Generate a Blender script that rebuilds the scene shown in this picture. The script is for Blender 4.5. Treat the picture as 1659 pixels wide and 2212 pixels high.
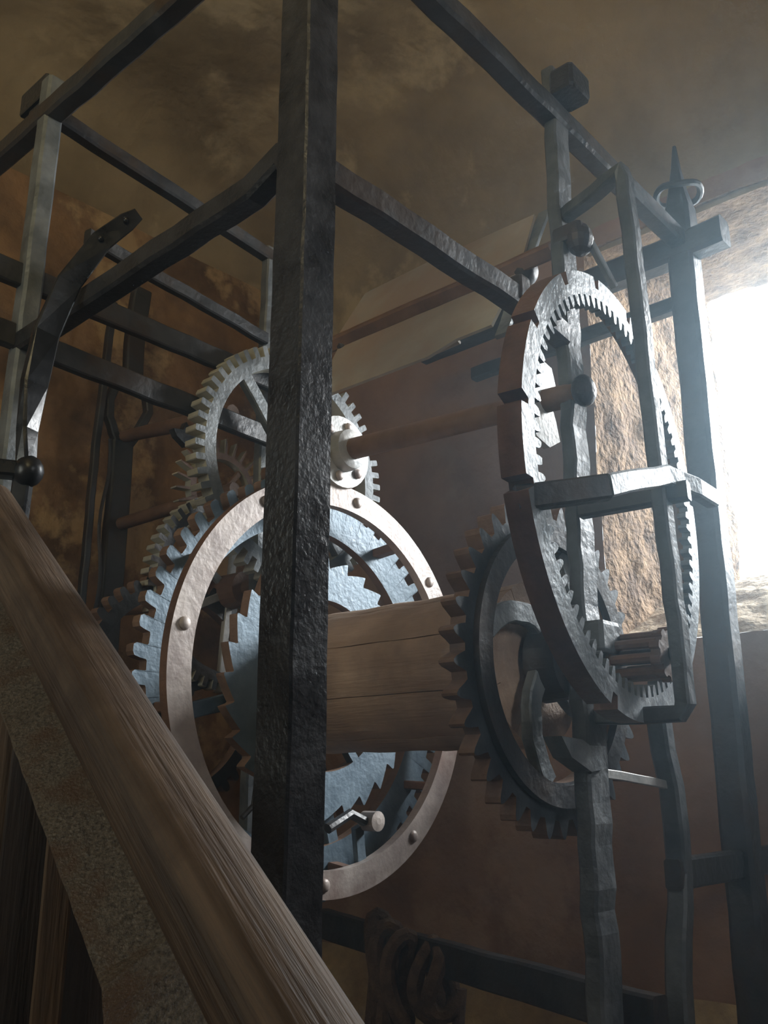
import bpy, bmesh, math, random
from mathutils import Vector, Matrix, noise
random.seed(7)
for o in list(bpy.data.objects): bpy.data.objects.remove(o)
S = bpy.context.scene
COL = S.collection
rad = math.radians

# ---------------------------------------------------------------- camera, light, exposure
# The clock frame has its own axes: u along its right-hand side, v along its left-hand side, z up.
YAW = rad(48.2)
UA = Vector((math.cos(YAW), math.sin(YAW), 0)); VA = Vector((-math.sin(YAW), math.cos(YAW), 0))
F0 = Vector((-0.098, 1.0, 0))
def W(u, v, z): return F0 + UA*u + VA*v + Vector((0, 0, z))

cam = bpy.data.cameras.new('camera'); co = bpy.data.objects.new('camera', cam); COL.objects.link(co)
cam.sensor_fit = 'VERTICAL'; cam.sensor_height = 36; cam.lens = 36*2000/2212
cam.clip_start = 0.02
co.location = (0, 0, 1.45); co.rotation_euler = (rad(90+16.2), 0, 0)
S.camera = co

wd = bpy.data.worlds.new('sky'); S.world = wd; wd.use_nodes = True
bg = wd.node_tree.nodes['Background']; bg.inputs[0].default_value = (0.80, 0.92, 1.0, 1); bg.inputs[1].default_value = 7.0

def area(name, loc, target, sx, sy, power, color):
    l = bpy.data.lights.new(name, 'AREA'); l.shape = 'RECTANGLE'; l.size = sx; l.size_y = sy
    l.energy = power; l.color = color
    o = bpy.data.objects.new(name, l); COL.objects.link(o); o.location = loc
    o.rotation_euler = (Vector(target)-Vector(loc)).to_track_quat('-Z', 'Y').to_euler()
    return o
area('window_daylight', W(4.0, -0.97, 3.5), W(0.63, 0.3, 1.7), 1.1, 1.1, 450, (0.88, 0.95, 1.0))
area('assumed_left_fill', W(-1.55, 0.6, 2.0), W(0.0, 0.55, 2.1), 0.35, 0.8, 5, (0.93, 1.0, 0.92))  # assumed source: lamp added inside the left wall, no doorway is built
area('assumed_ceiling_fill', W(-1.0, -0.5, 2.78), W(-0.45, -0.05, 3.46), 0.4, 0.4, 13, (1.0, 0.85, 0.48))  # assumed warm lamp, added out of view to brighten the ceiling
area('assumed_front_fill', W(0.1, -1.75, 2.3), W(0.6, 0.3, 1.75), 0.3, 0.5, 6.5, (0.88, 0.95, 1.0))  # assumed from the lit faces; added lamp before a front wall without opening

S.view_settings.view_transform = 'Standard'; S.view_settings.look = 'None'
S.view_settings.gamma = 1; S.view_settings.exposure = 0.0; S.view_settings.use_curve_mapping = False

# ---------------------------------------------------------------- materials
def mat(name, c1, c2, rough=0.5, metal=0.0, scale=8, bump=0.3, bscale=60, c3=None, stretch=None, detail=6, rough2=None, ramp=(0.35, 0.65), bdist=0.004, c3s=None, c3r=(.5, .62)):
    m = bpy.data.materials.new(name); m.use_nodes = True
    nt = m.node_tree; N = nt.nodes; L = nt.links; b = N['Principled BSDF']
    tc = N.new('ShaderNodeTexCoord'); mp = N.new('ShaderNodeMapping')
    if stretch: mp.inputs['Scale'].default_value = stretch
    L.new(tc.outputs['Object'], mp.inputs[0])
    n1 = N.new('ShaderNodeTexNoise'); n1.inputs['Scale'].default_value = scale; n1.inputs['Detail'].default_value = detail; n1.inputs['Roughness'].default_value = 0.6
    L.new(mp.outputs[0], n1.inputs[0])
    r = N.new('ShaderNodeValToRGB'); r.color_ramp.elements[0].position = ramp[0]; r.color_ramp.elements[1].position = ramp[1]
    r.color_ramp.elements[0].color = (*c1, 1); r.color_ramp.elements[1].color = (*c2, 1)
    L.new(n1.outputs[0], r.inputs[0]); out = r.outputs[0]
    if c3:
        n3 = N.new('ShaderNodeTexNoise'); n3.inputs['Scale'].default_value = c3s or scale*0.35; n3.inputs['Detail'].default_value = 8; n3.inputs['Roughness'].default_value = 0.65
        mp3 = N.new('ShaderNodeMapping'); mp3.inputs['Location'].default_value = (3.1, 7.7, 1.3); L.new(tc.outputs['Object'], mp3.inputs[0]); L.new(mp3.outputs[0], n3.inputs[0])
        r3 = N.new('ShaderNodeValToRGB'); r3.color_ramp.elements[0].position = c3r[0]; r3.color_ramp.elements[1].position = c3r[1]
        L.new(n3.outputs[0], r3.inputs[0])
        mx = N.new('ShaderNodeMix'); mx.data_type = 'RGBA'; L.new(r3.outputs[0], mx.inputs[0]); L.new(out, mx.inputs[6]); mx.inputs[7].default_value = (*c3, 1)
        out = mx.outputs[2]
    L.new(out, b.inputs['Base Color'])
    b.inputs['Metallic'].default_value = metal; b.inputs['Roughness'].default_value = rough
    if rough2 is not None:
        mr = N.new('ShaderNodeMapRange'); mr.inputs['To Min'].default_value = rough; mr.inputs['To Max'].default_value = rough2
        mr.inputs['From Min'].default_value = 0.35; mr.inputs['From Max'].default_value = 0.65
        L.new(n1.outputs[0], mr.inputs['Value']); L.new(mr.outputs[0], b.inputs['Roughness'])
    if bump:
        n2 = N.new('ShaderNodeTexNoise'); n2.inputs['Scale'].default_value = bscale; n2.inputs['Detail'].default_value = 4
        L.new(mp.outputs[0] if stretch else tc.outputs['Object'], n2.inputs[0])
        bp = N.new('ShaderNodeBump'); bp.inputs['Strength'].default_value = bump; bp.inputs['Distance'].default_value = bdist
        L.new(n2.outputs[0], bp.inputs['Height']); L.new(bp.outputs[0], b.inputs['Normal'])
    return m
M = {}
M['black'] = mat('black_iron', (.014, .015, .018), (.035, .035, .038), .26, 0.0, 20, .55, 130, rough2=.5, bdist=.003)
M['dark'] = mat('dark_iron', (.02, .022, .026), (.05, .05, .052), .38, 0.0, 14, .5, 60, c3=(.045, .03, .02), rough2=.55)
M['grey'] = mat('grey_forged_iron', (.10, .115, .125), (.22, .24, .25), .38, 0.25, 16, .5, 70, rough2=.55)
M['iron_lit'] = mat('lit_post_iron', (.05, .057, .064), (.115, .124, .13), .40, 0.1, 16, .6, 60, rough2=.6)  # lighter copy of the dark iron; daylight on the posts is in the colour
M['darkblue'] = mat('dark_blue_iron', (.03, .036, .045), (.075, .09, .10), .4, 0.2, 14, .4, 70, rough2=.6)
M['blacks'] = mat('smooth_black_iron', (.010, .011, .013), (.02, .021, .024), .22, 0.0, 20, .25, 40, rough2=.4)
M['blue'] = mat('blue_grey_iron', (.095, .14, .18), (.165, .23, .285), .42, 0.2, 14, .35, 80, rough2=.55)
M['pale'] = mat('pale_worn_iron', (.28, .29, .29), (.46, .45, .43), .4, 0.2, 18, .3, 80, rough2=.55)
M['hoop'] = mat('bare_hoop_iron', (.30, .25, .23), (.48, .42, .38), .4, 0.15, 14, .3, 70, c3=(.26, .19, .16), rough2=.55)
M['tooth'] = mat('rusty_tooth_edge', (.15, .09, .06), (.27, .17, .115), .55, 0.0, 14, .4, 80)
M['toothpale'] = mat('pale_tooth_edge', (.36, .35, .28), (.5, .49, .42), .5, 0.0, 14, .3, 80)
M['rust'] = mat('brown_rusted_iron', (.12, .065, .04), (.22, .12, .075), .55, 0.0, 12, .5, 70)
M['vane'] = mat('dusty_grey_sheet', (.30, .29, .26), (.42, .40, .35), .65, 0.0, 5, .25, 30, c3=(.33, .25, .19), stretch=(3, 1, 1))
M['drum'] = mat('drum_wood', (.46, .31, .21), (.64, .47, .34), .65, 0, 5, .5, 30, stretch=(6, .5, 6), c3=(.36, .25, .18))
M['rail'] = mat('handrail_wood', (.07, .044, .027), (.20, .138, .09), .62, 0, 9, .5, 40, stretch=(9, 9, .4), c3=(.07, .042, .026), rough2=.7, c3s=5, c3r=(.48, .66))
M['rustbar'] = mat('pitted_steel', (.06, .045, .03), (.20, .165, .115), .42, 0.1, 260, 1.0, 380, rough2=.3, bdist=.002, c3=(.11, .065, .035), c3s=14)
M['plankdark'] = mat('dark_plank_and_shade', (.02, .013, .008), (.05, .032, .02), .6, 0, 6, .5, 25, stretch=(8, 8, .5))  # dark plank brown, also used to paint the shaded gap
M['plank'] = mat('plank_wood', (.08, .05, .028), (.17, .11, .06), .6, 0, 6, .5, 25, stretch=(8, 8, .5))
M['rope'] = mat('rope_fibre', (.07, .04, .025), (.14, .09, .055), .85, 0, 40, .8, 200)
M['rodwood'] = mat('brown_arbor_iron', (.13, .075, .048), (.23, .135, .085), .55, 0, 14, .4, 60)
M['wall'] = mat('brown_plaster', (.20, .11, .065), (.33, .20, .125), .92, 0, 3.2, .5, 26, c3=(.32, .21, .135), bdist=.01, c3s=2.2, c3r=(.52, .6), detail=9)
M['wallback'] = mat('stained_brown_plaster', (.10, .06, .035), (.34, .21, .11), .92, 0, 4.5, .7, 22, c3=(.46, .33, .18), bdist=.014, c3s=3.0, c3r=(.52, .58), detail=10)
M['ceil'] = mat('stained_ceiling_plaster', (.20, .155, .09), (.36, .29, .18), .92, 0, 2.6, .6, 20, c3=(.45, .375, .24), bdist=.012, c3s=2.1, c3r=(.53, .60), detail=10)
M['reveal'] = mat('rough_yellow_stone', (.12, .066, .032), (.28, .175, .09), .92, 0, 16, 1.0, 60, bdist=.014, detail=8)
M['sill'] = mat('pale_sill_stone', (.34, .25, .165), (.56, .45, .32), .92, 0, 9, .8, 50, bdist=.012, detail=8)
M['floor'] = mat('dusty_floor', (.17, .12, .08), (.28, .2, .13), .9, 0, 3, .4, 25)
M['ochre'] = mat('yellow_lit_course', (.34, .24, .11), (.52, .39, .19), .9, 0, 6, .6, 30, c3=(.24, .16, .08), bdist=.01)  # yellowish light low on the wall is put into this colour

# ---------------------------------------------------------------- mesh helpers (all coordinates are u, v, z)
class MB:
    def __init__(s): s.v = []; s.f = []; s.m = []
    def add(s, vs, fs, mi=0):
        b = len(s.v); s.v += [tuple(p) for p in vs]
        for f in fs: s.f.append(tuple(b+i for i in f)); s.m.append(mi)
def basis(d, ref=(0, 0, 1)):
    d = Vector(d).normalized(); r = Vector(ref)
    if abs(d.dot(r)) > 0.98: r = Vector((0, 1, 0)) if abs(d.y) < .9 else Vector((1, 0, 0))
    x = r.cross(d).normalized(); y = d.cross(x).normalized()
    return x, y, d
def loft(mb, rings, closed=True, caps=True, mi=0):
    n = len(rings[0]); vs = [p for r in rings for p in r]; fs = []
    for i in range(len(rings)-1):
        for j in range(n):
            k = (j+1) % n
            fs.append((i*n+j, i*n+k, (i+1)*n+k, (i+1)*n+j))
    if caps:
        fs.append(tuple(reversed(range(n)))); fs.append(tuple((len(rings)-1)*n+j for j in range(n)))
    mb.add(vs, fs, mi)
def rect_sec(w, h, c):
    a, b = w/2, h/2
    return [(-a+c, -b), (a-c, -b), (a, -b+c), (a, b-c), (a-c, b), (-a+c, b), (-a, b-c), (-a, -b+c)]
def bar(mb, pts, w, h, jit=0.0012, ref=(0, 0, 1), step=0.05, cham=0.14, taper=None, mi=0):
    """forged square bar along a polyline; w across, h along ref"""
    pts = [Vector(p) for p in pts]; P = []
    for a, b in zip(pts[:-1], pts[1:]):
        n = max(1, int((b-a).length/step))
        for i in range(n): P.append(a.lerp(b, i/n))
    P.append(pts[-1]); rings = []
    for i, p in enumerate(P):
        d = (P[min(i+1, len(P)-1)]-P[max(i-1, 0)])
        x, y, d = basis(d, ref)
        k = 1.0 if taper is None else taper(i/(len(P)-1))
        ww = w*k*(1+random.uniform(-1, 1)*jit*14); hh = h*k*(1+random.uniform(-1, 1)*jit*14)
        off = x*random.uniform(-jit, jit)+y*random.uniform(-jit, jit)
        rings.append([p+off+x*a+y*b for a, b in rect_sec(ww, hh, min(ww, hh)*cham)])
    loft(mb, rings, mi=mi)
def tube(mb, pts, r, n=12, jit=0.0, rr=None, mi=0):
    P = [Vector(p) for p in pts]; rings = []; px = None
    for i, p in enumerate(P):
        d = (P[min(i+1, len(P)-1)]-P[max(i-1, 0)]).normalized()
        if px is None: x, y, _ = basis(d)
        else:
            x = (px-d*px.dot(d)).normalized(); y = d.cross(x)
        px = x; q = (r if rr is None else rr[i])*(1+random.uniform(-1, 1)*jit)
        rings.append([p+x*(q*math.cos(2*math.pi*j/n))+y*(q*math.sin(2*math.pi*j/n)) for j in range(n)])
    loft(mb, rings, mi=mi)
def box(mb, c, sx, sy, sz, ch=0.0, mi=0):
    c = Vector(c); q = min(sx, sy)*0.12 if ch == 0 else ch
    loft(mb, [[c+Vector((a*k, b*k, z)) for a, b in rect_sec(sx, sy, q)] for z, k in ((-sz/2, .94), (-sz/2+q, 1), (sz/2-q, 1), (sz/2, .94))], mi=mi)
def lathe_v(mb, c, prof, n=28, mi=0):
    """profile of (v offset, radius) turned about the v axis"""
    c = Vector(c)
    loft(mb, [[c+Vector((r*math.cos(2*math.pi*j/n), dv, r*math.sin(2*math.pi*j/n))) for j in range(n)] for dv, r in prof], mi=mi)
def plate(mb, pts, v0, v1, mi=0, me=0):
    """polygon given in (u, z) pulled through v0..v1"""
    n = len(pts); vs = [(a, v0, b) for a, b in pts]+[(a, v1, b) for a, b in pts]
    mb.add(vs, [tuple(range(n)), tuple(range(2*n-1, n-1, -1))], mi)
    mb.add(vs, [(j, n+j, n+(j+1) % n, (j+1) % n) for j in range(n)], me)
def sphere(mb, c, rx, ry, rz, n=14, m=9, mi=0):
    c = Vector(c); rings = []
    for i in range(m):
        t = math.pi*(i+.02)/(m-1+.04); rings.append([c+Vector((rx*math.sin(t)*math.cos(2*math.pi*j/n), ry*math.sin(t)*math.sin(2*math.pi*j/n), -rz*math.cos(t))) for j in range(n)])
    loft(mb, rings, mi=mi)
def toothed(mb, outer, inner, v0, v1, mi_face=0, mi_edge=1, mi_in=None, bev=0.0015):
    """flat ring between two outlines with equal point counts, outlines are (angle, radius)"""
    n = len(outer)
    def P(l, v): return [(r*math.cos(t), v, r*math.sin(t)) for t, r in l]
    vs = P(outer, v0)+P(inner, v0)+P(outer, v1)+P(inner, v1)
    fs = []; es = []; ins = []
    for j in range(n):
        k = (j+1) % n
        fs.append((j, k, n+k, n+j)); fs.append((2*n+j, 3*n+j, 3*n+k, 2*n+k))
        es.append((j, 2*n+j, 2*n+k, k)); ins.append((n+j, n+k, 3*n+k, 3*n+j))
    mb.add(vs, fs, mi_face); mb.add(vs, es, mi_edge); mb.add(vs, ins, mi_edge if mi_in is None else mi_in)
def outline(n, rr, rt, shape, jit=0.03, phase=0.0):
    """shape: list of (fraction of pitch, 0 root .. 1 tip)"""
    o = []
    for k in range(n):
        a = random.uniform(-jit, jit)
        for fr, h in shape: o.append((phase+2*math.pi*(k+fr+a*(0.3 if 0 < h else 0))/n, rr+(rt-rr)*h*(1+a*.5)))
    return o
ROUND = [(0, 0), (.20, 0), (.22, .45), (.30, .86), (.42, 1), (.58, 1), (.70, .86), (.78, .45), (.80, 0)]
SQUARE = [(0, 0), (.25, 0), (.28, .92), (.34, 1), (.66, 1), (.72, .92), (.75, 0)]
HOOK = [(0, 0), (.20, 0), (.26, .1), (.28, .5), (.22, .8), (.30, 1), (.54, 1), (.68, .88), (.74, .5), (.78, .06), (.86, 0)]
SAW = [(0, 1), (.05, .97), (.16, .84), (.35, .62), (.55, .4), (.75, .2), (.90, .04), (.94, .2), (.98, .92)]
POINT = [(0, 0), (.14, 0), (.24, .35), (.36, .8), (.46, 1), (.54, 1), (.64, .8), (.76, .35), (.86, 0)]
SPIKE = [(0, 0), (.34, 0), (.40, .5), (.45, 1), (.55, 1), (.60, .5), (.66, 0)]

def mesh_obj(name, mb, mats, parent=None, loc=None, smooth=False):
    me = bpy.data.meshes.new(name); me.from_pydata([tuple(p) for p in mb.v], [], mb.f)
    if not isinstance(mats, (list, tuple)): mats = [mats]
    for m in mats: me.materials.append(M[m])
    for p, i in zip(me.polygons, mb.m): p.material_index = min(i, len(mats)-1)
    bm = bmesh.new(); bm.from_mesh(me); bmesh.ops.recalc_face_normals(bm, faces=bm.faces); bm.to_mesh(me); bm.free()
    if smooth:
        for p in me.polygons: p.use_smooth = True
        try: me.set_sharp_from_angle(angle=rad(38))
        except Exception: pass
    o = bpy.data.objects.new(name, me); COL.objects.link(o)
    if parent: o.parent = parent
    else:
        c = loc or (0, 0, 0); o.location = W(*c); o.rotation_euler = (0, 0, YAW)
    return o
def thing(name, label, cat, at, group=None, yaw=0.0):
    o = bpy.data.objects.new(name, None); COL.objects.link(o); o.empty_display_size = .05
    o.location = W(*at); o.rotation_euler = (0, 0, YAW+yaw); o['label'] = label; o['category'] = cat
    if group: o['group'] = group
    return o
def tag(o, label, cat, group=None):
    o['label'] = label; o['category'] = cat
    if group: o['group'] = group
    return o
def part(name, mb, m, parent, label=None, smooth=False):
    o = mesh_obj(name, mb, m, parent, smooth=smooth)
    if label: o['label'] = label
    return o
def struct(name, mb, m, smooth=True):
    o = mesh_obj(name, mb, m, smooth=smooth); o['kind'] = 'structure'; return o

# ---------------------------------------------------------------- the room
UW, VB, ZC = 1.40, 1.62, 3.46
UL, VF = -1.75, -1.85
HV0, HV1, HZ0, HZ1 = -0.62, 0.372, 1.767, 2.87
def nz(p, s): return noise.noise(Vector(p)*s)
def grid(mb, fn, na, nb, disp=None):
    vs = []
    for i in range(na+1):
        for j in range(nb+1):
            p = Vector(fn(i/na, j/nb)); vs.append(disp(p) if disp else p)
    mb.add(vs, [(i*(nb+1)+j, (i+1)*(nb+1)+j, (i+1)*(nb+1)+j+1, i*(nb+1)+j+1) for i in range(na) for j in range(nb)])
def d_wall(p):
    q = Vector((nz(p, 2.3)*.012+nz(p+Vector((5, 0, 0)), 6)*.006, nz(p+Vector((9, 2, 1)), 2.3)*.012, nz(p+Vector((1, 8, 3)), 3)*.008))
    return p+q
def d_rough(p):
    q = d_wall(p); k = min(1.0, max(0.0, (p.x-UW)/.04))
    n = Vector((nz(p+Vector((3, 1, 7)), 30), nz(p+Vector((8, 8, 1)), 30), nz(p, 30)))*.006+Vector((nz(p+Vector((1, 1, 7)), 11), nz(p+Vector((2, 8, 1)), 11), nz(p, 11)))*.012
    n += Vector((0, nz(p+Vector((6, 8, 1)), 65), nz(p+Vector((4, 4, 2)), 65)))*.004
    return q+n*(.25+.75*k)
def ticks(a, b, stops, step):
    p = sorted({a, b, *stops}); o = []
    for x0, x1 in zip(p[:-1], p[1:]):
        n = max(1, round((x1-x0)/step)); o += [x0+(x1-x0)*k/n for k in range(n)]
    return o+[p[-1]]
mb = MB(); vt = ticks(VF-.1, VB+.1, (HV0, HV1), .04); zt = ticks(0, ZC+.1, (HZ0, HZ1), .04)
vs = [d_rough(Vector((UW, v, z))) for v in vt for z in zt]
mb.add(vs, [(i*len(zt)+j, (i+1)*len(zt)+j, (i+1)*len(zt)+j+1, i*len(zt)+j+1) for i in range(len(vt)-1) for j in range(len(zt)-1)
            if not (HV0-1e-4 <= vt[i] and vt[i+1] <= HV1+1e-4 and HZ0-1e-4 <= zt[j] and zt[j+1] <= HZ1+1e-4)])
struct('wall_right', mb, 'wall')
# embrasure of the window: jambs, sloping sill and soffit of rough stone
UO = 2.06
mb = MB()
def o_in(v, z): return (UW, v, z)
OV0, OV1, OZ0, OZ1 = -0.52, 0.28, 2.03, 2.96
def lerp(a, b, t): return a+(b-a)*t
def cove(d, R):
    d = max(0.0, d); return 0 if d >= R else R-math.sqrt(R*R-(R-d)**2)
def vault(u, v): return (u, v, ZC-max(cove(UW-u, .60), cove(VB-v, .34)))
grid(mb, lambda a, b: (lerp(UW, UO, a), lerp(HV1, OV1, a), lerp(lerp(HZ0, OZ0, a), lerp(HZ1, OZ1, a), b)), 50, 70, d_rough)
part_ = struct('window_1', mb, 'reveal')
def sub(name, fn, na, nb, m='reveal'):
    b_ = MB(); grid(b_, fn, na, nb, d_rough); o = mesh_obj(name, b_, m, smooth=True)
    o.parent = part_; o.location = (0, 0, 0); o.rotation_euler = (0, 0, 0); return o
sub('sill', lambda a, b: (lerp(UW, UO, a), lerp(lerp(HV0, OV0, a), lerp(HV1, OV1, a), b), lerp(HZ0, OZ0, a)+.035*math.sin(a*math.pi)), 50, 70, 'sill')
sub('soffit', lambda a, b: (lerp(UW, UO, a), lerp(lerp(HV0, OV0, a), lerp(HV1, OV1, a), b), lerp(HZ1, OZ1, a)), 50, 70)
sub('jamb', lambda a, b: (lerp(UW, UO, a), lerp(HV0, OV0, a), lerp(lerp(HZ0, OZ0, a), lerp(HZ1, OZ1, a), b)), 20, 30)
mb = MB(); grid(mb, lambda a, b: (lerp(UL-.1, UW+.1, a), VB, (ZC+.1)*b), 60, 60, d_wall); struct('wall_back', mb, 'wallback')
mb = MB(); grid(mb, lambda a, b: (UL, lerp(VF-.1, VB+.1, a), (ZC+.1)*b), 30, 30, d_wall); struct('wall_left', mb, 'wallback')
mb = MB(); grid(mb, lambda a, b: (lerp(UL-.1, UW+.1, a), VF, (ZC+.1)*b), 30, 30, d_wall); struct('wall_front', mb, 'wallback')
mb = MB(); grid(mb, lambda a, b: vault(lerp(UL-.1, UW+.02, a), lerp(VF-.1, VB+.02, b)), 110, 110, d_wall); struct('ceiling', mb, 'ceil')
mb = MB(); grid(mb, lambda a, b: (lerp(UL, UW, a), lerp(VF, VB, b), 0), 10, 10); struct('floor', mb, 'floor')
mb = MB(); grid(mb, lambda a, b: (UW-.04*min(1, (1-b)*12), lerp(VF, VB, a), 1.0*b), 70, 24, d_wall); struct('lit_course_right', mb, 'ochre')  # course added low on the wall, its yellow stands in for light

# ---------------------------------------------------------------- iron clock frame
fr = thing('clock_frame', 'tall black wrought iron frame of square posts and rails carrying the clock wheels', 'clock frame', (0, 0, 0))
def fbar(name, pts, w, h, m='dark', label=None, **k):
    b_ = MB(); bar(b_, pts, w, h, **k); return part(name, b_, m, fr, label)
fbar('post', [(0, 0, 0), (0, 0, 2.74)], .055, .055, 'black', 'thick glossy black front post with hammered faces', ref=(0, 1, 0), step=.04, jit=.0006, cham=.05)
fbar('post', [(0, .72, 0), (0, .72, 2.74)], .036, .036, 'grey', ref=(0, 1, 0))  # lighter grey paints in the daylight on this post
fbar('post', [(.63, 0, 1.66), (.63, 0, 2.75)], .050, .026, 'iron_lit', 'grey pivot post on the right', ref=(0, 1, 0), step=.03, jit=.002)
fbar('post', [(.625, .004, 0), (.625, .004, 1.66)], .060, .030, 'iron_lit', ref=(0, 1, 0), step=.03, jit=.0024)
fbar('post', [(.62, .8, 0), (.62, .8, 2.70)], .026, .026, 'grey', 'thin grey back post', ref=(0, 1, 0))
fbar('post', [(1.155, 0, 0), (1.185, 0, 2.78), (1.19, 0, 2.91)], .06, .06, 'dark', 'heavy right post tapering to a point', ref=(0, 1, 0),
     taper=lambda t: 1 if t < .945 else max(.12, (1-t)/.055))
T = 2.66
fbar('rail', [(0, -.02, T), (0, 1.15, T+.01)], .038, .04)
fbar('rail', [(-.02, 0, T), (1.2, 0, T-.02)], .04, .04)
fbar('rail', [(0, .72, T+.01), (.62, .8, T+.02)], .03, .032)
fbar('rail', [(0, .02, 2.20), (0, .04, 2.225), (0, .1, 2.205), (0, .58, 2.19), (0, .72, 2.185)], .036, .038, 'black')
fbar('rail', [(.02, 0, 2.20), (.5, 0, 2.20), (.61, 0, 2.19)], .034, .042)
fbar('rail', [(-.3, .72, 2.318), (.61, .74, 2.318)], .02, .045)
fbar('rail', [(-.08, .72, 2.196), (.61, .76, 2.196)], .02, .045)
fbar('rail', [(.1, .72, 2.45), (.61, .79, 2.45)], .02, .03)
fbar('rail', [(1.18, -.10, 2.63), (1.18, .78, 2.62)], .055, .066)
fbar('rail', [(1.18, 0, 2.495), (1.18, .6, 2.495)], .03, .036)
fbar('rail', [(.976, .929, 1.13), (.69, -.05, 1.12)], .03, .062)
fbar('rail', [(.87, 0, 1.30), (1.385, 0, 1.30)], .03, .05)
fbar('strut', [(.84, 0, 0), (.845, 0, .9), (.851, 0, 1.08), (.868, 0, 1.2), (.897, 0, 1.30), (.888, 0, 1.44), (.86, 0, 1.565)], .034, .036, 'iron_lit',
     'wavy grey strut below the strap', ref=(0, 1, 0), jit=.002)
fbar('strap', [(.63, -.0, 2.43), (.575, -.15, 2.43), (.58, -.152, 2.41), (.615, -.15, 1.92), (.643, -.15, 1.56), (.642, -.14, 1.545), (.63, -.01, 1.545)], .024, .028, 'iron_lit',
     'long bent iron strap standing in front of the internal ring', ref=(1, 0, 0), step=.03)
fbar('tie_bar', [(.66, .002, 1.462), (.88, .002, 1.444)], .008, .014, 'pale')  # pale iron puts the bar's glint into its colour
# wedges driven through the tops of the posts
for c, sx, sy, sz in (((.0, .775, 2.735), .028, .10, .05), ((.0, .76, 2.69), .022, .06, .03), ((.63, -.035, 2.70), .07, .05, .05), ((.66, -.01, 2.715), .05, .03, .04)):
    b_ = MB(); box(b_, c, sx, sy, sz); part('wedge', b_, 'black', fr)
b_ = MB(); tube(b_, [(1.186+.05*math.cos(t), .05*math.sin(t), 2.775+.004*math.sin(3*t)) for t in [2*math.pi*i/24 for i in range(25)]], .008, 8); part('collar', b_, 'dark', fr, smooth=True)
b_ = MB(); box(b_, (.63, -.02, 1.665), .062, .05, .05); part('bearing_block', b_, 'iron_lit', fr)
b_ = MB(); sphere(b_, (.63, -.035, 2.375), .028, .024, .032); box(b_, (.63, -.02, 2.385), .05, .06, .03); part('bearing_block', b_, 'dark', fr)
b_ = MB(); bar(b_, [(.64, -.05, 2.37), (.70, -.06, 2.30)], .012, .012); part('bearing_arm', b_, 'grey', fr)
b_ = MB(); box(b_, (.47, -.0, 2.215), .03, .04, .045); part('rail_clasp', b_, 'dark', fr)
# bridge carried across the ring
def frame_local(pts): return pts
fbar('bridge', [(.285, -.105, 1.80), (.372, -.19, 1.818)], .022, .034, 'dark', ref=(0, 0, 1))  # darker iron paints the shade on this end of the bar
fbar('bridge', [(.368, -.188, 1.819), (.60, -.165, 1.895), (.70, -.17, 1.90), (.79, -.16, 1.905)], .022, .032, 'grey', ref=(0, 0, 1))  # lighter iron paints the window light on this stretch
fbar('bridge', [(.60, -.02, 1.872), (.63, -.19, 1.875)], .024, .03, 'dark', ref=(0, 0, 1))

# back pivot post with its forked eye, standing behind the left wheels
pv = thing('pivot_post', 'dark forked iron pivot post with an open eye, standing by the stained back wall', 'post', (.605, 1.36, 0))
b_ = MB(); bar(b_, [(0, 0, 0), (0, 0, 2.24), (-.005, 0, 2.33)], .062, .03, ref=(0, 1, 0)); part('shaft', b_, 'dark', pv)
b_ = MB(); bar(b_, [(.015, 0, 2.52), (.01, 0, 2.62), (.02, 0, 2.80)], .055, .03, ref=(0, 1, 0)); part('stem', b_, 'dark', pv)
for sgn in (-1, 1):
    b_ = MB(); bar(b_, [(.015+sgn*(.012), 0, 2.54), (.015+sgn*.045, 0, 2.50), (.01+sgn*.062, 0, 2.44), (.0+sgn*.05, 0, 2.39), (sgn*.02, 0, 2.33)], .022, .026, ref=(0, 1, 0), step=.02); part('fork', b_, 'dark', pv)
b_ = MB(); bar(b_, [(-.085, -.01, 0), (-.085, -.01, 2.3), (-.07, -.01, 2.72)], .018, .02, ref=(0, 1, 0)); part('guide_rod', b_, 'dark', pv)
b_ = MB(); tube(b_, [(-.055+.008*math.sin(i*.8), -.025, .6+i*.04) for i in range(44)], .005, 6); part('wire', b_, 'dark', pv)

# ---------------------------------------------------------------- wheels. v is the axis direction of every arbor
def spokes(root, n, r0, r1, v, w, h, m, phase=0.0):
    for k in range(n):
        t = phase+2*math.pi*k/n; c, s = math.cos(t), math.sin(t)
        b_ = MB(); bar(b_, [(r0*c, v, r0*s), (r1*c, v, r1*s)], w, h, ref=(0, 1, 0), step=.06); part('spoke', b_, m, root)
def rivet(root, p, r, m, h=.5):
    b_ = MB(); sphere(b_, p, r, r*h, r, 10, 7); return part('rivet', b_, m, root, smooth=True)

# winding drum: barrel, ratchet at the far end, pointed gear at the near end
dr = thing('winding_drum', 'wooden winding drum with a pointed iron gear at its near end', 'drum', (.63, .06, 1.635))
circ = lambda r, n, ph=0: [(ph+2*math.pi*i/n, r) for i in range(n)]
b_ = MB(); R = .134
for k in range(9):   # staves
    t0, t1 = 2*math.pi*k/9+.006, 2*math.pi*(k+1)/9-.006
    st = MB(); n = 7; rings = []
    for i in range(13):
        y = .035+.475*i/12; ro = R*(1+.01*math.sin(i*1.7+k)); rings.append([(rr*math.cos(t), y, rr*math.sin(t)) for rr, t in [(ro*(.985 if j in (0, n-1) else 1), lerp(t0, t1, j/(n-1))) for j in range(n)]+[(R*.8, t1), (R*.8, t0)]])
    loft(st, rings); part('stave', st, 'drum', dr, smooth=True)
b_ = MB(); lathe_v(b_, (0, 0, 0), [(.03, .1), (.035, R*.84), (.5, R*.84), (.505, .1)], 32); part('barrel_core', b_, 'drum', dr)
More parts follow.
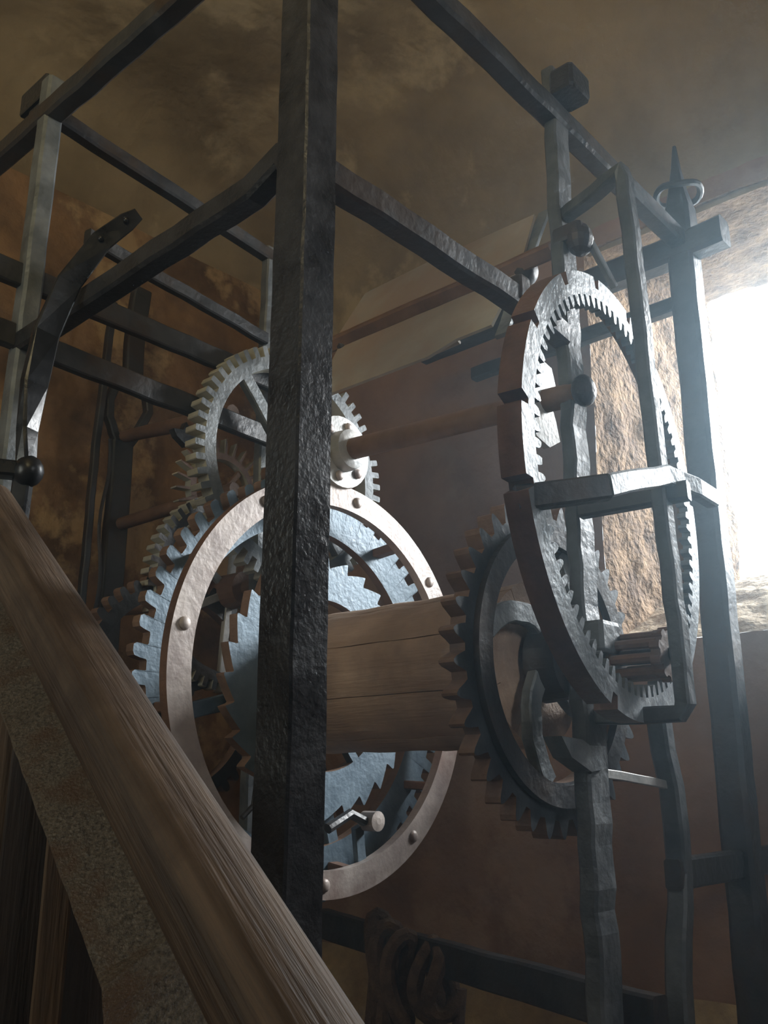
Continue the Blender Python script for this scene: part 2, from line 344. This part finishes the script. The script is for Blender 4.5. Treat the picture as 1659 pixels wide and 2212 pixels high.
b_ = MB(); toothed(b_, outline(38, .244, .272, POINT, .1), [(2*math.pi*i/(38*9), .188) for i in range(38*9)], -.002, .026, 0, 1); part('near_gear', b_, ['darkblue', 'tooth'], dr, 'pointed gear with rusty tooth edges')
b_ = MB(); toothed(b_, circ(.226, 90), circ(.192, 90), -.014, -.003, 0, 0); part('gear_band', b_, ['dark'], dr)
for k in range(4):   # curved spokes of the near gear
    a0 = k*math.pi/2+.5; pts = [((.05+.14*i/8)*math.cos(a0+.9*i/8), .005, (.05+.14*i/8)*math.sin(a0+.9*i/8)) for i in range(9)]
    b_ = MB(); bar(b_, pts, .034, .02, ref=(0, 1, 0), step=.03); part('spoke', b_, 'grey', dr)
b_ = MB(); lathe_v(b_, (0, 0, 0), [(-.035, .02), (-.033, .06), (.02, .065), (.03, .05)], 24); part('hub', b_, 'dark', dr)
b_ = MB(); toothed(b_, outline(28, .234, .257, SAW, .04), [(2*math.pi*i/(28*9), .168) for i in range(28*9)], .525, .548, 0, 1); part('ratchet_wheel', b_, ['blue', 'tooth'], dr, 'blue grey saw-toothed ratchet')
for k in range(4):
    t = .7+k*math.pi/2
    for dt in (-.09, .09):
        c, s = math.cos(t), math.sin(t); ox, oz = -s*dt*.3, c*dt*.3
        b_ = MB(); bar(b_, [(.04*c+ox, .535, .04*s+oz), (.18*c+ox, .535, .18*s+oz)], .022, .018, ref=(0, 1, 0)); part('spoke', b_, 'blue', dr)
b_ = MB(); tube(b_, [(0, -.09, 0), (0, .03, 0), (0, .62, 0)], .022, 14); part('arbor', b_, 'dark', dr, smooth=True)

# hoop wheel: riveted hoop in front of the blue toothed great wheel
hw = thing('hoop_wheel', 'great wheel of blue grey hooked teeth behind a plain riveted hoop, left of the drum', 'wheel', (.63, .56, 1.642))
n = 120
b_ = MB(); circ = lambda r, n, ph=0: [(ph+2*math.pi*i/n, r) for i in range(n)]
toothed(b_, circ(.402, n), circ(.352, n), -.006, .014, 0, 1, 0); hoop = part('hoop', b_, ['hoop', 'rust'], hw, 'plain bare iron hoop')
for a in (39.5, 82, 122, 170, 215, 266, 307, 353): t = rad(a); rivet(hoop, (.377*math.cos(t), -.007, .377*math.sin(t)), .012, 'hoop')
b_ = MB(); toothed(b_, outline(54, .390, .418, HOOK, .1), circ(.318, 54*11), .070, .092, 0, 1); part('toothed_rim', b_, ['blue', 'tooth'], hw, 'blue grey toothed rim with rusty hooked edges')
for k in range(8):
    t = .2+k*2*math.pi/8; b_ = MB(); bar(b_, [(.37*math.cos(t), .01, .37*math.sin(t)), (.36*math.cos(t), .075, .36*math.sin(t))], .03, .018, ref=(0, 0, 1)); part('spacer', b_, 'rust', hw)
spokes(hw, 4, .03, .33, .085, .03, .016, 'blue', .25)
b_ = MB(); lathe_v(b_, (0, 0, 0), [(.06, .03), (.062, .05), (.10, .05), (.105, .03)], 24); part('hub', b_, 'blue', hw)

# upper wheel on its long arbor
uw = thing('upper_wheel', 'pale four-spoked gear wheel on a long brown arbor, above the riveted hoop', 'wheel', (.63, .69, 2.115))
b_ = MB(); toothed(b_, outline(56, .250, .274, SQUARE, .06), circ(.222, 56*7), 0, .034, 0, 1); part('rim', b_, ['grey', 'toothpale'], uw, smooth=False)
spokes(uw, 4, .03, .232, .012, .032, .02, 'grey', .72)
b_ = MB(); lathe_v(b_, (0, 0, 0), [(-.145, .012), (-.143, .078), (-.132, .08), (-.128, .02)], 32); hubp = part('hub_plate', b_, 'pale', uw, 'round riveted hub plate')
for k in range(6): t = k*math.pi/3+.3; rivet(hubp, (.058*math.cos(t), -.146, .058*math.sin(t)), .011, 'hoop')
b_ = MB(); lathe_v(b_, (0, 0, 0), [(-.175, .03), (-.17, .042), (-.15, .044), (.03, .044), (.05, .03)], 24); part('hub', b_, 'pale', uw, smooth=True)
b_ = MB(); tube(b_, [(-.012, -.72, -.035), (-.01, -.69, -.033), (0, -.16, 0), (0, .1, 0)], .021, 14, rr=[.015, .021, .023, .02]); part('arbor', b_, 'rodwood', uw, smooth=True)
b_ = MB(); sphere(b_, (-.015, -.722, -.035), .026, .02, .028); part('arbor_end', b_, 'black', uw, smooth=True)

# second wheel and spiked wheel behind the thin back post
gw = thing('second_wheel', 'dark spoked wheel with small pale teeth, behind the blue toothed rim', 'wheel', (.63, .89, 1.862))
b_ = MB(); toothed(b_, outline(52, .206, .226, SQUARE, .06), circ(.185, 52*7), 0, .03, 0, 1); part('rim', b_, ['dark', 'toothpale'], gw)
spokes(gw, 6, .02, .195, .012, .018, .012, 'pale', .45)
b_ = MB(); lathe_v(b_, (0, 0, 0), [(-.05, .02), (-.045, .04), (.06, .04), (.065, .02)], 20); part('hub', b_, 'rust', gw)
b_ = MB(); tube(b_, [(0, -.08, 0), (0, .2, 0), (0, .48, .01)], .016, 12, rr=[.02, .017, .013]); part('arbor', b_, 'rodwood', gw, smooth=True)
ew = thing('spiked_wheel', 'small brown wheel of long thin spikes, behind the upper wheel', 'wheel', (.645, .96, 2.115))
b_ = MB(); toothed(b_, outline(26, .098, .138, SPIKE, .06), circ(.082, 26*7), 0, .022, 0, 1); part('rim', b_, ['rust', 'toothpale'], ew)
spokes(ew, 4, .01, .09, .01, .014, .01, 'rodwood', .9)
b_ = MB(); tube(b_, [(0, -.04, 0), (-.015, .2, -.005), (-.035, .41, -.015)], .017, 12); part('arbor', b_, 'rodwood', ew, smooth=True)
b_ = MB(); tube(b_, [(0, 0, 0), (.01, -.2, -.02), (.02, -.45, -.045)], .02, 12, rr=[.016, .019, .02])
tag(mesh_obj('arbor', b_, 'rodwood', loc=(.6, 1.36, 2.345), smooth=True), 'uppermost brown arbor leading out of the eye of the forked pivot post', 'arbor')
lw = thing('lower_wheel', 'small brown wheel of hooked teeth, low at the left above the handrail', 'wheel', (.50, .90, 1.63))
b_ = MB(); toothed(b_, outline(44, .228, .25, ROUND, .06), circ(.20, 44*9), 0, .025, 0, 1); part('rim', b_, ['dark', 'tooth'], lw)
spokes(lw, 4, .01, .21, .012, .02, .014, 'dark', .3)
b_ = MB(); tube(b_, [(0, -.04, 0), (0, .46, 0)], .016, 12); part('arbor', b_, 'dark', lw, smooth=True)
b_ = MB(); bar(b_, [(.415, .75, 1.572), (.53, .755, 1.612), (.60, .75, 1.64)], .03, .016, ref=(0, 0, 1))
tag(mesh_obj('detent_lever', b_, 'pale'), 'slanting detent lever with a bright upper edge, inside the riveted hoop', 'lever')
pw = thing('ratchet_pawl', 'small curved pawl with a spring, at the lower left of the saw-toothed ratchet', 'pawl', (.50, .54, 1.47))
b_ = MB(); plate(b_, [(-.03, -.03), (.0, -.05), (.035, -.03), (.04, .01), (.015, .045), (-.005, .05), (-.01, .02), (-.03, .0)], -.012, .012); part('pawl_body', b_, 'rust', pw)
b_ = MB(); tube(b_, [(-.005, 0, .05), (-.04, 0, .045), (-.07, 0, .02), (-.08, 0, -.02), (-.085, 0, -.06), (-.11, 0, -.08)], .005, 8); part('spring', b_, 'dark', pw, smooth=True)
pw2 = thing('stop_pawl', 'round-headed stop pawl on an arm below the saw-toothed ratchet', 'pawl', (.70, .545, 1.365))
b_ = MB(); tube(b_, [(-.1, 0, .0), (-.04, 0, .025), (0, 0, .01)], .01, 8); part('arm', b_, 'dark', pw2, smooth=True)
b_ = MB(); lathe_v(b_, (.02, 0, .01), [(-.02, .006), (-.018, .019), (.018, .019), (.02, .008)], 18); part('head', b_, 'hoop', pw2)
b_ = MB(); bar(b_, [(.0, .02, .0), (.02, .03, -.06), (.035, .035, -.085)], .026, .012, ref=(0, 1, 0)); part('tail', b_, 'blue', pw2)

# internal ring at the right, its pinion and the cam
ir = thing('internal_ring', 'large upright ring with teeth on its inner edge, in front of the right post', 'ring', (.621, -.085, 1.890), yaw=.112)
ni = 84; inner = []
for k in range(ni):
    for fr_, h in ROUND: inner.append((2*math.pi*(k+fr_)/ni, 0.320-.019*h*random.uniform(.8, 1.1)))
notches = [(2.62, .05), (3.02, .045), (3.35, .04), (1.75, .05), (1.35, .05), (4.4, .06), (5.3, .05), (.2, .05), (2.15, .06)]
outer = []
for t, _ in inner:
    cut = any(abs((t-a+math.pi) % (2*math.pi)-math.pi) < w/2 for a, w in notches); outer.append((t, .338 if cut else .357))
b_ = MB(); toothed(b_, outer, inner, -.006, .010, 0, 1, 0); part('toothed_ring', b_, ['grey', 'rust'], ir)
b_ = MB(); toothed(b_, outer, [(t, .335) for t, r in outer], .010, .030, 1, 1); part('notched_band', b_, ['grey', 'rust'], ir, 'rusty notched band')
pn = thing('lantern_pinion', 'brown rusted lantern pinion meshing low inside the internal ring', 'pinion', (.668, -.072, 1.636))
for y in (-.05, .035):
    b_ = MB(); toothed(b_, outline(10, .036, .042, ROUND, .05), circ(.010, 90), y, y+.016, 0, 0); part('disc', b_, ['rust'], pn)
for k in range(8):
    t = k*math.pi/4+.2; b_ = MB(); tube(b_, [(0.030*math.cos(t), -.04, .030*math.sin(t)), (.030*math.cos(t), .04, .030*math.sin(t))], .008, 8); part('pin', b_, 'rust', pn, smooth=True)
b_ = MB(); tube(b_, [(0, -.075, 0), (0, .06, 0)], .012, 10); part('arbor', b_, 'dark', pn, smooth=True)
b_ = MB(); plate(b_, [(-.06, .055), (-.02, .09), (.03, .08), (.045, .035), (.02, .012), (.035, -.02), (.045, -.055), (.01, -.075), (-.03, -.065), (-.06, -.02), (-.045, .0), (-.07, .03)], 0, .012)
tag(mesh_obj('cam_plate', b_, 'pale', loc=(.615, .045, 2.075)), 'grey kidney-shaped cam plate inside the ring, beside the right post', 'cam')

b_ = MB(); plate(b_, [(-0.070, 0.021), (-0.012, 0.018), (0.009, 0.010), (0.056, 0.010), (0.053, -0.023), (0.009, -0.028), (-0.045, -0.008)], -.02, .012)
tag(mesh_obj('lifting_cam', b_, 'grey', loc=(0.577, .0, 1.491)), 'small grey block-like lifting cam beside the lower right post, inside the pointed gear', 'cam')
ck = thing('click', 'small dark spiky click with a thin pale rod, just left of the upper wheel', 'click', (.551, 1.0, 2.245))
b_ = MB(); plate(b_, [(-.03, -.012), (.0, -.03), (.03, -.02), (.035, .01), (.01, .012), (-.005, .03), (-.012, .008), (-.04, .004)], -.01, .01); part('body', b_, 'black', ck)
b_ = MB(); tube(b_, [(.02, 0, .02), (.07, -.03, .06)], .004, 6); part('rod', b_, 'pale', ck)

# fly: two dusty vanes on a square arbor high between the posts
fl = thing('air_brake_fly', 'air brake fly of two dusty grey sheet vanes on a square brown arbor', 'fly', (.645, .1, 2.38))
D = (.448, .894); NN = (-.894, .448)
def fp(s, v, o=0): return (D[0]*s+NN[0]*o, v, D[1]*s+NN[1]*o)
def sheet(pts, th=.003):
    b_ = MB(); n = len(pts); vs = [fp(s, v, -th) for s, v in pts]+[fp(s, v, th) for s, v in pts]
    b_.add(vs, [tuple(range(n)), tuple(range(2*n-1, n-1, -1))]+[(j, n+j, n+(j+1) % n, (j+1) % n) for j in range(n)]); return b_
part('vane', sheet([(.012, 0), (.175, .01), (.18, .3), (.17, .47), (.012, .50)]), 'vane', fl)
part('vane', sheet([(-.012, .0), (-.16, .02), (-.162, .10), (-.185, .16), (-.185, .47), (-.012, .47)]), 'vane', fl)
b_ = MB(); bar(b_, [fp(-.158, .10, -.006), fp(-.16, .46, -.006)], .006, .014, ref=NN[:1]+(0,)+NN[1:]); part('folded_edge', b_, 'vane', fl)
for y in (.0, .465):
    b_ = MB(); bar(b_, [fp(-.185, y, -.012), fp(.195, y, -.012)], .026, .009, ref=(NN[0], 0, NN[1]), step=.04); part('strap', b_, 'grey', fl)
    b_ = MB(); sphere(b_, fp(0, y-.005, -.01), .03, .022, .03); part('boss', b_, 'dark', fl, smooth=True)
b_ = MB(); bar(b_, [(-.01, -.08, 0), (-.01, .52, 0)], .03, .03, ref=(.7, 0, .7)); part('arbor', b_, 'rodwood', fl)

# curved lever at the left
cl = thing('curved_lever', 'curved glossy black iron lever with a round knuckle, beside the left post', 'lever', (-.06, .52, 1.889))
P = [(.025, .422, 2.328), (.013, .435, 2.313), (-.012, .463, 2.279), (-.042, .497, 2.204), (-.060, .517, 2.116), (-.066, .524, 2.03), (-.068, .526, 1.955), (-.067, .52, 1.90)]
P = [Vector(p)-Vector((-.06, .52, 1.889)) for p in P]
b_ = MB(); rings = []
for i, p in enumerate(P):
    d = P[min(i+1, len(P)-1)]-P[max(i-1, 0)]; k = max(0, (i-2)/5); x, y, d = basis(d, (-.85, lerp(.42, -.48, k), 0))
    w = [.006, .007, .008, .010, .013, .017, .021, .022][i]; h = [.020, .030, .034, .038, .041, .042, .032, .028][i]
    rings.append([p+x*a+y*b for a, b in rect_sec(w, h, min(w, h)*.2)])
loft(b_, rings); arm = part('arm', b_, 'blacks', cl)
for i in (1, 2): rivet(arm, P[i]+Vector((-.004, -.004, .0)), .005, 'blacks', 1)
b_ = MB(); sphere(b_, (-.004, -.004, 0), .022, .024, .024); part('knuckle', b_, 'blacks', cl, smooth=True)
b_ = MB(); bar(b_, [(-.006, .004, -.01), (-.01, .005, -.13), (-.01, .006, -.3)], .026, .02, ref=(-.75, -.66, 0)); part('lower_arm', b_, 'blacks', cl)
b_ = MB(); bar(b_, [(0, 0, 0), (-.06, .03, .0), (-.15, .06, -.01)], .03, .024); part('side_arm', b_, 'blacks', cl)

# ---------------------------------------------------------------- stair rail in front
A, B = Vector((-0.1843, 0.3739, 1.7833)), Vector((-0.3344, -0.4473, 1.2641))
hr = B-A; hb = MB(); rings = []
x, y, d = basis(hr, (0, 0, 1))
for i in range(41):
    p = A+hr*(i/40); rings.append([p-A+x*(.031*math.copysign(abs(math.cos(t))**.72, math.cos(t)))+y*(.029*math.copysign(abs(math.sin(t))**.72, math.sin(t))) for t in [2*math.pi*j/28 for j in range(28)]])
# local z along the rail so that the grain follows it
q = Matrix((x, y, d)).transposed()
hb = MB(); loft(hb, [[q.transposed() @ Vector(p) for p in r] for r in rings])
o = mesh_obj('handrail', hb, 'rail', loc=tuple(A), smooth=True); o.rotation_euler = (Matrix.Rotation(YAW, 3, 'Z') @ q).to_euler()
tag(o, 'thick rounded brown wooden handrail crossing the lower left foreground', 'handrail')
b_ = MB(); bar(b_, [(-0.1415, 0.4284, 1.7026), (-0.1677, 0.2176, 1.5457), (-0.1991, 0.0426, 1.4291), (-0.2283, -0.1198, 1.3181), (-0.2384, -0.1535, 1.2620)], .092, .012, ref=(-.53, -.84, .05), step=.02, jit=.0006)
tag(mesh_obj('stair_stringer', b_, 'rustbar'), 'flat pitted rusty steel bar running just below the wooden handrail', 'bar')
pt = thing('plank_partition', 'rough brown wooden plank partition at the lower left under the rusty bar', 'partition', (-.12, .38, 0))
# each: centre u, v, width, height, material; last two boards added, painting the gap's shade
for u, v, w, z1, m in ((-0.022, 0.400, 0.036, 1.443, 'plank'), (-0.035, 0.460, 0.062, 1.563, 'plankdark'), (-0.072, 0.501, 0.07, 1.594, 'plank'), (0.055, 0.403, 0.1, 1.325, 'plankdark'), (0.138, 0.355, 0.1, 1.264, 'plankdark')):
    b_ = MB(); bar(b_, [(u+.12, v-.38, 0), (u+.12, v-.38, z1)], w, .022, ref=(.53, .85, 0), step=.1, jit=.0005); part('plank', b_, m, pt)

# ---------------------------------------------------------------- rope on the low rail
rp = thing('rope_bundle', 'coiled brown rope bundle hung over the low back rail, its ends dangling', 'rope', (.84, .56, 1.13))
for k in range(5):
    b_ = MB(); a = .055+.012*k; tube(b_, [(.0+.02*math.sin(k*2)+.028*math.cos(t), (k-2)*.043+.014*math.sin(t*2+k), -.05+a*math.sin(t)) for t in [2*math.pi*i/20 for i in range(21)]], .016, 8, jit=.08); part('coil', b_, 'rope', rp, smooth=True)
for k, y in enumerate((-.11, .085, .03)):
    b_ = MB(); tube(b_, [(.03*(1-k), y, -.06), (.03*(1-k)-.01, y+.01, -.2), (.03*(1-k), y, -.5), (.03*(1-k), y+.01, -1.1)], .012, 8); part('rope_end', b_, 'rope', rp, smooth=True)

# ---------------------------------------------------------------- haze volume added to imitate lens glare by the window
hm = bpy.data.materials.new('glare_haze'); hm.use_nodes = True
nt = hm.node_tree; nt.nodes.remove(nt.nodes['Principled BSDF'])
vsn = nt.nodes.new('ShaderNodeVolumeScatter'); vsn.inputs['Density'].default_value = 0.08; vsn.inputs['Anisotropy'].default_value = 0.82
vsn.inputs['Color'].default_value = (.62, .84, 1, 1)
nt.links.new(vsn.outputs[0], nt.nodes['Material Output'].inputs['Volume'])
M['haze'] = hm
b_ = MB(); c0, c1 = (UL+.02, VF+.02, .02), (UO, VB-.02, ZC-.01)
b_.add([(x, y, z) for x in (c0[0], c1[0]) for y in (c0[1], c1[1]) for z in (c0[2], c1[2])], [(0, 1, 3, 2), (4, 6, 7, 5), (0, 4, 5, 1), (2, 3, 7, 6), (0, 2, 6, 4), (1, 5, 7, 3)])
o = mesh_obj('haze', b_, 'haze'); o['kind'] = 'stuff'; tag(o, 'thin added haze in place of lens glare, filling the room, brightest beside the window', 'haze')
